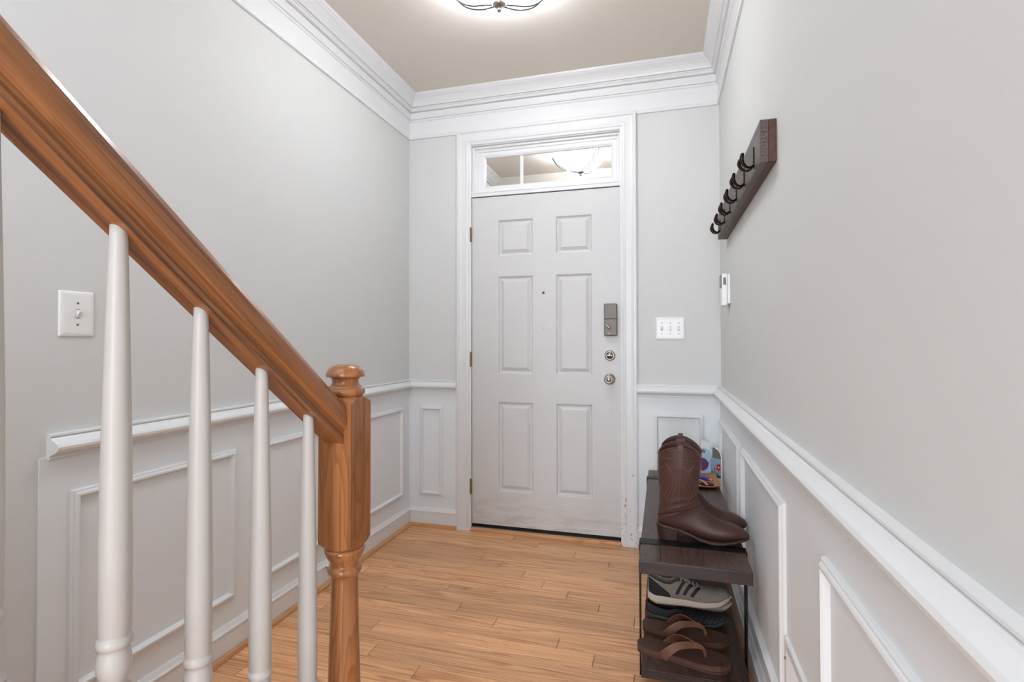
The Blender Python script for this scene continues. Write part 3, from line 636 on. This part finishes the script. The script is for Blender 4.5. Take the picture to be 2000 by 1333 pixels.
def make_boot(label, loc, rz):
    t = thing('western_boot', label, 'boot', loc, rz, 'pair of western boots on the bench')
    n_ = 40; R = loft(BOOT, n_, 4, 2.15)
    for i in range(9):                                # scalloped top: high at the sides, low at front and back
        wgt = 1-i/8.0
        for k in range(n_):
            a = 2*PI*k/n_; R[i][k].z += wgt*(-.030+.034*abs(math.sin(a))**1.5-.012*max(0, math.cos(a)))
            R[i][k].y *= 1+.05*wgt
    # creases at the ankle
    for i in range(12, 22):
        for k in range(n_):
            a = 2*PI*k/n_; R[i][k].y *= 1+.035*math.sin(i*1.9+math.cos(a)*2.2)
    split = 4*5
    sh = G().rings(R[:split+1], True, False).obj('shaft', 'leather', t, smooth=True)
    so = sh.modifiers.new('solid', 'SOLIDIFY'); so.thickness = .003; so.offset = -1
    G().rings(R[split:], True, False).obj('vamp', 'leather', t, smooth=True)
    ctr = sum((v for v in R[split-3]), Vector())/n_
    lin = G(); lin.rings([[v+(ctr-v).normalized()*.004 for v in R[split-3]], [v*1.0 for v in [ctr]*n_]], True, False); lin.obj('lining', 'boothole', t)
    # stitched ridges on both sides
    def surf(i, a):
        i0 = max(0, min(len(R)-2, int(i))); ti = i-i0; ka = (a/(2*PI)*n_) % n_; k0_ = int(ka); tk = ka-k0_
        A_ = R[i0][k0_]*(1-tk)+R[i0][(k0_+1) % n_]*tk; B_ = R[i0+1][k0_]*(1-tk)+R[i0+1][(k0_+1) % n_]*tk
        return A_*(1-ti)+B_*ti
    g = G()
    for side in (1, -1):
        for off in (.28, .42, .56, .70, .84):
            for d_ in (-1, 1):
                P = []
                for q in range(26):
                    u_ = q/25; i = 2.6+(1-off)*3.0+u_*(11.5-off*3.2)
                    wob = off*(1-.42*math.sin(u_*PI*1.5+.3))*(1 if u_ < .93 else .8)
                    P.append(surf(i, side*(PI/2)+d_*wob))
                P = [surf(2.2+(1-off)*3.0-.0, side*PI/2+d_*.08*off)]+P
                g.tube(P, .0016, 4)
        P = [surf(1.6+1.1*math.sin(q/12*PI), side*PI/2+(q/12-.5)*2.5) for q in range(13)]; g.tube(P, .0012, 4)
        P = [surf(q*.95, side*PI/2+.02) for q in range(20)]; g.tube(P, .0014, 4)
        P = [surf(.12, side*PI/2+(q/20-.5)*PI*.98) for q in range(21)]; g.tube(P, .0018, 4)
    g.obj('stitching', 'stitch', t, smooth=True)
    # pull straps
    for side in (1, -1):
        pts = [surf(5.0, side*PI/2), surf(2.6, side*PI/2), surf(.3, side*PI/2)]
        P = [p+Vector((0, side*.002, 0)) for p in pts]+[pts[2]+Vector((0, -side*.002, .012)), pts[2]+Vector((0, -side*.009, .002)), surf(3.0, side*PI/2)+Vector((0, -side*.010, 0))]
        P = cr(P, 4); g = G(); R2 = []
        for p in P: R2.append([p+Vector((-.009, side*.0008, 0)), p+Vector((.009, side*.0008, 0)), p+Vector((.009, -side*.0012, 0)), p+Vector((-.009, -side*.0012, 0))])
        g.rings(R2).obj('pull_strap', 'leathers', t)
    # sole: strip following the bottom
    ws = [(-.006, .012), (.0, .024), (.02, .034), (.05, .036), (.08, .032), (.115, .034), (.15, .043), (.19, .049), (.225, .047), (.255, .040), (.28, .033), (.298, .025), (.309, .012)]
    zs_ = [(-.006, .046), (.03, .041), (.07, .034), (.105, .022), (.14, .008), (.18, .001), (.215, .001), (.25, .006), (.28, .013), (.309, .022)]
    def strip(x0, x1, extra, zt_, zb_):
        R3 = []
        for q in range(41):
            x = x0+(x1-x0)*q/40; hw_ = interp(ws, x)+extra; zc = interp(zs_, x)
            R3.append([(x, -hw_, zc+zb_), (x, hw_, zc+zb_), (x, hw_, zc+zt_), (x, -hw_, zc+zt_)])
        return G().rings(R3)
    strip(-.005, .308, 0, .006, 0).obj('sole', 'bootsole', t, bevel=.001)
    strip(-.0045, .3075, .0006, .0085, .0058).obj('welt', 'welt', t)
    R4 = []
    for z, s_, dx_ in ((0, .90, .006), (.012, .93, .004), (.026, .97, .002), (.0405, 1.0, 0)):
        ring = []
        for q in range(24):
            u_ = q/23*PI; ring.append((-.004+dx_+(.036-.036*math.sin(u_))*s_, -.034*s_*math.cos(u_), z if z < .04 else .0415))
        ring += [(.068-.004*(1-s_)*10, .033*s_, z if z < .04 else .034), (.068-.004*(1-s_)*10, -.033*s_, z if z < .04 else .034)]
        R4.append(ring)
    G().rings(R4).obj('heel', 'bootheel', t)
    return t
make_boot('brown leather western boot with stitched shaft, the nearer of the pair on the bench', (-.021, 2.012, BZ+.0025), .02)
make_boot('brown leather western boot mostly hidden behind its twin on the bench', (-.010, 2.150, BZ+.0005), .02)

# ------------------------------------------------------------------ low shoes
def make_shoe(name, label, loc, rot, kind, mirror=1, group=None):
    t = thing(name, label, 'sneaker', loc, 0, group, rot=rot)
    ws = [(0, .012), (.008, .024), (.03, .034), (.08, .035), (.13, .037), (.18, .045), (.215, .048), (.25, .0455), (.27, .039), (.284, .030), (.294, .019), (.300, .005)]
    bz = [(0, .010), (.03, .002), (.08, 0), (.2, 0), (.25, .006), (.3, .026)]
    th_ = [(0, .030), (.05, .031), (.12, .026), (.2, .022), (.27, .018), (.3, .008)]
    Hh = [(0, .062), (.01, .070), (.03, .068), (.06, .056), (.085, .056), (.11, .072), (.14, .070), (.18, .054), (.22, .043), (.26, .034), (.285, .024), (.3, .006)]
    op = [(0, .0), (.012, .014), (.03, .021), (.07, .025), (.10, .020), (.13, .010), (.15, .003), (.16, 0), (.3, 0)]
    if kind == 'dark': Hh = [(a, b_*.55) for a, b_ in Hh]; th_ = [(a, b_*.6) for a, b_ in th_]
    k_ = {'grey': dict(up='knit', mid='foam', out='gum'), 'dark': dict(up='darkmesh', mid='darksole', out='darksole')}[kind]
    NX = 44; xs_ = [.3*(.5-.5*math.cos(PI*i/NX))*.7+.3*(i/NX)*.3 for i in range(NX+1)]
    R = []
    for x in xs_:
        hw_ = max(.004, interp(ws, x)-.004); b0 = interp(bz, x)+interp(th_, x)*.75; hh = interp(Hh, x); o_ = min(interp(op, x), hw_*.8); ring = []
        for q in range(13):
            a = PI*q/12; s_ = math.cos(a); e = abs(math.cos(a))**.75; y = math.copysign(o_*min(1, e*6)+(hw_-o_)*e, s_) if abs(s_) > 1e-6 else 0
            z = b0+hh*abs(math.sin(a))**.85
            if abs(s_) < 1e-6: z = b0+hh*(1 if o_ < .004 else .97)
            ring.append((x, y*1.0, z))
        R.append(ring)
    # upper as two halves joined; an opening is cut where the collar is
    g = G(); V = [p for r_ in R for p in r_]; f = []
    for i in range(NX):
        wide = interp(op, (xs_[i]+xs_[i+1])/2) > .008
        for q in range(12):
            if wide and q in (5, 6): continue
            f.append((i*13+q, i*13+q+1, (i+1)*13+q+1, (i+1)*13+q))
    g.add(V, f); u_ = g.obj('upper', k_['up'], t, smooth=True)
    so = u_.modifiers.new('solid', 'SOLIDIFY'); so.thickness = .004; so.offset = -1
    def strip(x0, x1, e0, e1, top, bot, n=40):
        R3 = []
        for q in range(n+1):
            x = x0+(x1-x0)*(.5-.5*math.cos(PI*q/n)); hw_ = interp(ws, x); zb_ = interp(bz, x); T_ = interp(th_, x)
            R3.append([(x, -hw_-e0, zb_+T_*bot), (x, hw_+e0, zb_+T_*bot), (x, hw_+e1+.002, zb_+T_*(bot+top)/2), (x, hw_+e1, zb_+T_*top), (x, -hw_-e1, zb_+T_*top), (x, -hw_-e1-.002, zb_+T_*(bot+top)/2)])
        return G().rings(R3)
    strip(-.002, .303, .002, .0, 1.0, .2).obj('midsole', k_['mid'], t, smooth=False, bevel=.001)
    strip(0, .3015, .0, .001, .2, 0).obj('outsole', k_['out'], t)
    # insole / lining, tongue, laces
    G().rings([[(x, -y, .040), (x, y, .040)] for x, y in ((.012, .012), (.03, .025), (.08, .027), (.14, .026))] if kind == 'grey' else [[(x, -y, .026), (x, y, .026)] for x, y in ((.012, .012), (.03, .025), (.08, .027), (.14, .026))], False, False).obj('insole', 'blackfab', t)
    tg = G(); R5 = []; tz = 0 if kind == 'grey' else -.064
    for x, z, w_ in ((.108, .118, .020), (.118, .110, .021), (.135, .101, .019), (.155, .092, .015)): z += tz; R5.append([(x, -w_, z-.008), (x, -w_*.6, z-.001), (x, w_*.6, z-.001), (x, w_, z-.008), (x, 0, z-.007)])
    tg.rings(R5).obj('tongue', k_['up'], t, smooth=True)
    for q in range(5):
        x = .125+q*.0145; z0 = interp(bz, x)+interp(th_, x)*.75+interp(Hh, x); hw_ = max(.004, interp(ws, x)-.004)
        P = cr([(x-.004, -hw_*.62, z0-.020), (x, -hw_*.38, z0-.004), (x, 0, z0+.003), (x, hw_*.38, z0-.004), (x+.004, hw_*.62, z0-.020)], 3)
        G().tube(P, .0024, 6).obj('lace', 'lace' if kind == 'grey' else 'blackfab', t, smooth=True)
    def side_pt(x, v, sd, off=.0012):
        hw_ = max(.004, interp(ws, x)-.004); b0 = interp(bz, x)+interp(th_, x)*.75; hh = interp(Hh, x); o_ = min(interp(op, x), hw_*.8)
        a = v*PI/2; e = math.cos(a)**.75
        return Vector((x, sd*(o_*min(1, e*6)+(hw_-o_)*e+off), b0+hh*math.sin(a)**.85+off*.5))
    if kind == 'grey':
        for sd in (-1, 1):
            for q in range(3):
                x0 = .100+q*.0265; g = G(); R6 = []
                for i in range(9):
                    v = .16+.60*i/8; x = x0+.030*i/8; R6.append([side_pt(x, v, sd, .0022), side_pt(x+.0125, v, sd, .0022), side_pt(x+.0125, v, sd, -.001), side_pt(x, v, sd, -.001)])
                g.rings(R6).obj('stripe', 'black', t)
        R7 = []
        for sd in (-1, 1):
            g = G(); R7 = []
            for i in range(12):
                x = .004+.078*i/11; vt_ = .62*(1-i/11)**.8+.14
                R7.append([side_pt(x, .0, sd, .0024), side_pt(x, vt_*.5, sd, .0026), side_pt(x, vt_, sd, .0022), side_pt(x, vt_, sd, -.001), side_pt(x, 0, sd, -.001)])
            g.rings(R7).obj('heel_counter', 'blackfab', t, smooth=False)
    else:
        g = G()
        for sd in (-1, 1):
            for q in range(9):
                x0 = .12+q*.018; P = [side_pt(min(.292, x0+.02*i/6), .08+.7*i/6, sd, .001) for i in range(7)]; g.tube(P, .0011, 4)
        o_ = g.obj('overlay', 'dark', t); o_['kind'] = 'stuff'
    return t
SB = SZ
make_shoe('running_shoe', 'low black mesh shoe pressed flat beneath the front grey sneaker', (-.070, 2.145, SB+.0005), (0, 0, .0), 'dark')
make_shoe('striped_sneaker', 'grey knit sneaker with three black stripes lying on the black shoe', (-.058, 2.150, SB+.058), (0, -.05, .03), 'grey', group='grey striped sneakers')
make_shoe('striped_sneaker', 'grey knit sneaker partly hidden behind the front striped sneaker', (-.045, 2.262, SB+.0005), (0, 0, .02), 'grey', group='grey striped sneakers')

# ------------------------------------------------------------------ sandals
def make_sandal(label, loc, rz, flip):
    t = thing('thong_sandal', label, 'sandal', loc, rz, 'pair of brown thong sandals')
    Lw = [(0, .006), (.006, .020), (.03, .034), (.07, .036), (.12, .037), (.17, .045), (.21, .050), (.24, .049), (.27, .040), (.288, .026), (.300, .006)]
    def strip(z0, z1, e, curve):
        R = []
        for q in range(45):
            x = .3*(.5-.5*math.cos(PI*q/44)); hw_ = interp(Lw, x)+e; s = flip*.006*math.sin(x/.3*PI)
            c_ = curve*(.006*(x/.3-.45)**2*4)
            R.append([(x, -hw_+s, z0+c_*.3), (x, hw_+s, z0+c_*.3), (x, hw_+s, z1+c_), (x, hw_*.8+s, z1+c_-.001*curve), (x, -hw_*.8+s, z1+c_-.001*curve), (x, -hw_+s, z1+c_)])
        return G().rings(R)
    strip(0, .007, -.001, 0).obj('outsole', 'sandalb', t)
    strip(.007, .018, -.002, .6).obj('midsole', 'sandal', t, bevel=.001)
    fb = strip(.018, .0225, 0, 1).obj('footbed', 'sandalf', t, bevel=.0015)
    for x, y, r_ in ((.262, -.020, .010), (.270, -.004, .009), (.268, .010, .008), (.258, .022, .008)):   # worn toe prints
        G().lathe([(r_, .0), (r_*.8, .0012), (0, .0014)], 14, (x, y*flip, .0238)).obj('toe_print', 'sandalb', fb, smooth=True)
    # V strap
    post = Vector((.222, flip*.006, .025))
    for sd in (-1, 1):
        an = Vector((.092, sd*.039, .014)); mid = Vector((.142, sd*.031, .058)); topj = Vector((.188, flip*.003+sd*.007, .058))
        P = cr([an, Vector((.110, sd*.0415, .036)), mid, topj, Vector((.215, flip*.005+sd*.002, .050)), post], 5); R = []
        for i, p in enumerate(P):
            u_ = i/(len(P)-1); tan = (P[min(i+1, len(P)-1)]-P[max(i-1, 0)]).normalized()
            nrm = Vector((.25, sd*(.75-.5*u_), .55)).normalized(); wd = tan.cross(nrm).normalized(); w_ = .0125*(1-u_)**.8+.0035; nrm = wd.cross(tan).normalized()
            R.append([p+wd*w_+nrm*.0018, p-wd*w_+nrm*.0018, p-wd*w_-nrm*.0018, p+wd*w_-nrm*.0018])
        s_ = G().rings(R).obj('strap', 'sandals', t, bevel=.0008)
        b_ = G()
        for i in range(4, len(P)-9):
            p = P[i]; 
            for o_ in (-.006, 0, .006):
                tan = (P[i+1]-P[i-1]).normalized(); nrm = Vector((.25, sd*.6, .55)).normalized(); wd = tan.cross(nrm).normalized(); nn = wd.cross(tan).normalized()
                c = p+wd*o_+nn*.0022*(1 if nn.z > 0 else -1); b_.tube([c-tan*.0018-wd*.001, c+tan*.0018+wd*.001], .0012, 5)
        b_.obj('braid', 'stitch', s_)
    G().tube([post+Vector((0, 0, .016)), post+Vector((.002, 0, -.004))], .004, 8).obj('toe_post', 'sandals', t, smooth=True)
    return t
make_sandal('brown leather thong sandal at the near end of the lower shelf', (-.090, 1.905, SZ+.0005), -.17, 1)
make_sandal('brown leather thong sandal behind the nearest one, beside the black shoes', (-.078, 2.045, SZ+.0005), -.16, -1)

# ------------------------------------------------------------------ tray and little things
TX0, TX1, TY0, TY1 = .095, .262, 2.70, 2.955
tcx, tcy = (TX0+TX1)/2, (TY0+TY1)/2
tr_ = thing('catchall_tray', 'tan tray with turned-up corners holding keys on the bench', 'tray', (tcx, tcy, BZ+.0005))
NXt = 14; V = []; f = []
for j in range(NXt+1):
    for i in range(NXt+1):
        u_ = 2*i/NXt-1; v_ = 2*j/NXt-1; e = max(abs(u_), abs(v_))
        z = .003+max(0, (e-.72)/.28)**1.5*.012+max(0, abs(u_*v_)-.45)*.022
        V.append((u_*(TX1-TX0)/2*(1+.03*abs(v_)), v_*(TY1-TY0)/2*(1+.03*abs(u_)), z))
for j in range(NXt):
    for i in range(NXt): a = j*(NXt+1)+i; f.append((a, a+1, a+NXt+2, a+NXt+1))
o = mk('tray_shell', V, f, 'trayw', tr_, smooth=True); so = o.modifiers.new('solid', 'SOLIDIFY'); so.thickness = .003; so.offset = -1
zt = BZ+.0045
def rod(name, label, cat, p, q, r_, mat, parts=()):
    p, q = Vector(p), Vector(q); d = q-p; t = thing(name, label, cat, p, math.atan2(d.y, d.x), None); Ln = d.length
    return t, Ln
t, Ln = rod('lighter', 'blue cylindrical lighter with red and silver tip on the tray', 'lighter', (.170, 2.850, zt+.020), (.232, 2.795, zt+.020), .01, 'blue')
G().lathe([(.008, 0), (.0095, .003), (.0095, .058), (.008, .060)], 18, axis=0).obj('body', 'blue', t, smooth=True)
G().lathe([(.0075, .060), (.0078, .068), (.007, .069)], 14, axis=0).obj('collar', 'red', t)
G().lathe([(.006, .069), (.006, .080), (.004, .083), (0, .083)], 14, axis=0).obj('tip', 'steel', t)
t = thing('key_fob', 'black car key fob lying on the tray', 'key fob', (.205, 2.765, zt), -.35)
fobb = G(); R = []
for z, s_ in ((0, .85), (.003, 1), (.010, 1), (.013, .8)): R.append([(.032*s_*math.copysign(abs(math.cos(2*PI*k/24))**.7, math.cos(2*PI*k/24)), .017*s_*math.copysign(abs(math.sin(2*PI*k/24))**.7, math.sin(2*PI*k/24)), z) for k in range(24)])
fobb.rings(R).obj('case', 'black', t, smooth=True)
for x in (-.012, .004): G().box((x-.005, -.008, .013), (x+.005, .008, .0142)).obj('button', 'dark', t, bevel=.0008)
t = thing('lanyard', 'red and white key lanyard strap crossing the tray', 'lanyard', (.12, 2.87, zt), 0)
P = cr([(.0, .02, .012), (.025, -.01, .016), (.045, -.055, .020), (.07, -.095, .016), (.085, -.130, .010)], 5)
for nm, o_, mt in (('red_band', -.004, 'red'), ('white_band', .0, 'paperw'), ('red_band', .004, 'red')):
    g = G(); R = []
    for p in P: R.append([p+Vector((o_-.0021, 0, .0008)), p+Vector((o_+.0021, 0, .0008)), p+Vector((o_+.0021, 0, -.0008)), p+Vector((o_-.0021, 0, -.0008))])
    g.rings(R).obj(nm, mt, t)
def key(label, loc, rz):
    t = thing('door_key', label, 'key', loc, rz, 'keys on the tray')
    g = G(); R = []
    for z in (0, .0022): R.append([(.012*math.cos(2*PI*k/18), .012*math.sin(2*PI*k/18), z) for k in range(18)])
    g.rings(R).obj('bow', 'steel', t)
    sh = [(.010, -.004), (.048, -.004), (.052, 0), (.048, .003), (.044, .0015), (.040, .0035), (.036, .001), (.032, .0035), (.028, .0015), (.022, .004), (.010, .004)]
    G().rings([[(x, y, 0) for x, y in sh], [(x, y, .002) for x, y in sh]]).obj('blade', 'steel', t)
key('silver door key at the near edge of the tray', (.135, 2.755, zt+.001), .5)
key('silver door key beside the black fob', (.125, 2.80, zt+.004), -.3)
t = thing('black_coin_purse', 'small dark pouch behind the keys on the tray', 'pouch', (.145, 2.83, zt), .3)
R = []
for z, s_ in ((0, .9), (.006, 1), (.014, .95), (.019, .7)): R.append([(.028*s_*math.cos(2*PI*k/20), .018*s_*math.sin(2*PI*k/20), z) for k in range(20)])
G().rings(R).obj('pouch_body', 'blackfab', t, smooth=True)
G().box((-.02, -.0185, .010), (.02, -.0165, .0125)).obj('zipper', 'steel', t)

# decorated card: folded paper house
t = thing('paper_gift_house', 'small blue paper house with orange and purple circle print and flower', 'paper craft', (.205, 2.975, BZ+.0005), 0)
def arch(wd, hh, n=14): return [(-wd/2, 0), (wd/2, 0)]+[(wd/2*math.cos(PI*k/n), hh+wd/2*.9*math.sin(PI*k/n)) for k in range(n+1)]
def leaf(name, org, ang_, pts, mat, th_=.0012, off=0):
    c_, s_ = math.cos(ang_), math.sin(ang_); V = []
    g = G(); R = []
    for d_ in (off, off+th_): R.append([(org[0]+x*c_+d_*s_, org[1]+x*s_-d_*c_, org[2]+z) for x, z in pts])
    return g.rings(R)
A1, A2 = .10, -.62
lf = leaf('l', (0, 0, 0), A1, arch(.066, .118), 'paperb').obj('front_leaf', 'paperb', t)
o1 = (0, 0, 0)
def circ(cx, cz, r_, a0=0, a1=2*PI, n=20): return [(cx+r_*math.cos(a0+(a1-a0)*k/n), cz+r_*math.sin(a0+(a1-a0)*k/n)) for k in range(n+(0 if abs(a1-a0-2*PI) < 1e-6 else 1))]
leaf('a', o1, A1, circ(-.010, .062, .030, PI/2, 3*PI/2), '', .0004, .0012).obj('orange_half', 'orange', lf)
leaf('a', o1, A1, circ(-.010, .062, .034, -PI/2, PI/2), '', .0004, .0012).obj('purple_half', 'purple', lf)
leaf('a', o1, A1, [(-.013, .028), (-.009, .028), (-.009, .096), (-.013, .096)], '', .0007, .0012).obj('red_line', 'red', lf)
leaf('a', o1, A1, circ(-.005, .128, .012, 0, PI, 10)+[(-.012, .124), (.004, .122)], '', .0004, .0012).obj('grey_mark', 'dark', lf)
leaf('a', o1, A1, circ(-.003, .129, .006), '', .0007, .0012).obj('tan_mark', 'trayw', lf)
leaf('a', o1, A1, [(.020, .058), (.022, .058), (.030, .078), (.028, .078)], '', .0004, .0012).obj('handle_line', 'dark', lf)
o2 = (.034, .0033, 0)
c2, s2 = math.cos(A2), math.sin(A2)
o2c = (.034+.030*c2, .003+.030*s2, 0)
rf = leaf('r', o2c, A2, [(-.028, 0), (.028, 0), (.028, .095), (-.028, .095)], '').obj('side_leaf', 'paperb2', t)
frame_pts = [(.030, 0), (.036, 0)]+[(.036*math.cos(PI*k/16)*1.0, .098+.060*math.sin(PI*k/16)) for k in range(9)]+[(-.002, .150)]+[(.030*math.cos(PI*k/16), .098+.050*math.sin(PI*k/16)) for k in range(8, -1, -1)]
leaf('r', o2c, A2, frame_pts, '', .0012, -.0004).obj('arch_edge', 'paperw', t)
leaf('r', o2c, A2, [(-.028, .095), (.028, .095), (.026, .120), (.016, .140), (0, .148), (-.028, .150)], '', .0006, -.016).obj('inner_leaf', 'grey', t)
leaf('r', (0, .010, 0), .0, [(-.012, .10), (.030, .10), (.030, .172), (-.008, .190), (-.012, .19)], '').obj('back_flap', 'paperw', t)
for cx, cz, r_ in ((.014, .062, .009), (.020, .052, .009), (.010, .048, .008), (.020, .066, .007), (.016, .040, .006)): leaf('f', o2c, A2, circ(cx, cz, r_, n=12), '', .0004, .0012).obj('petal', 'red', rf)
leaf('f', o2c, A2, circ(.016, .055, .004, n=10), '', .0007, .0012).obj('flower_centre', 'paperw', rf)
for x0, hh in ((-.020, .036), (-.006, .052), (.012, .026)): leaf('f', o2c, A2, [(x0-.003, .004), (x0+.003, .004), (x0+.002, hh), (x0-.002, hh)], '', .0004, .0012).obj('stem', 'green', rf)
leaf('f', o2c, A2, [(-.010, .001), (.028, .001), (.028, .010), (.010, .014), (-.004, .008)], '', .0005, .0012).obj('grass', 'green', rf)
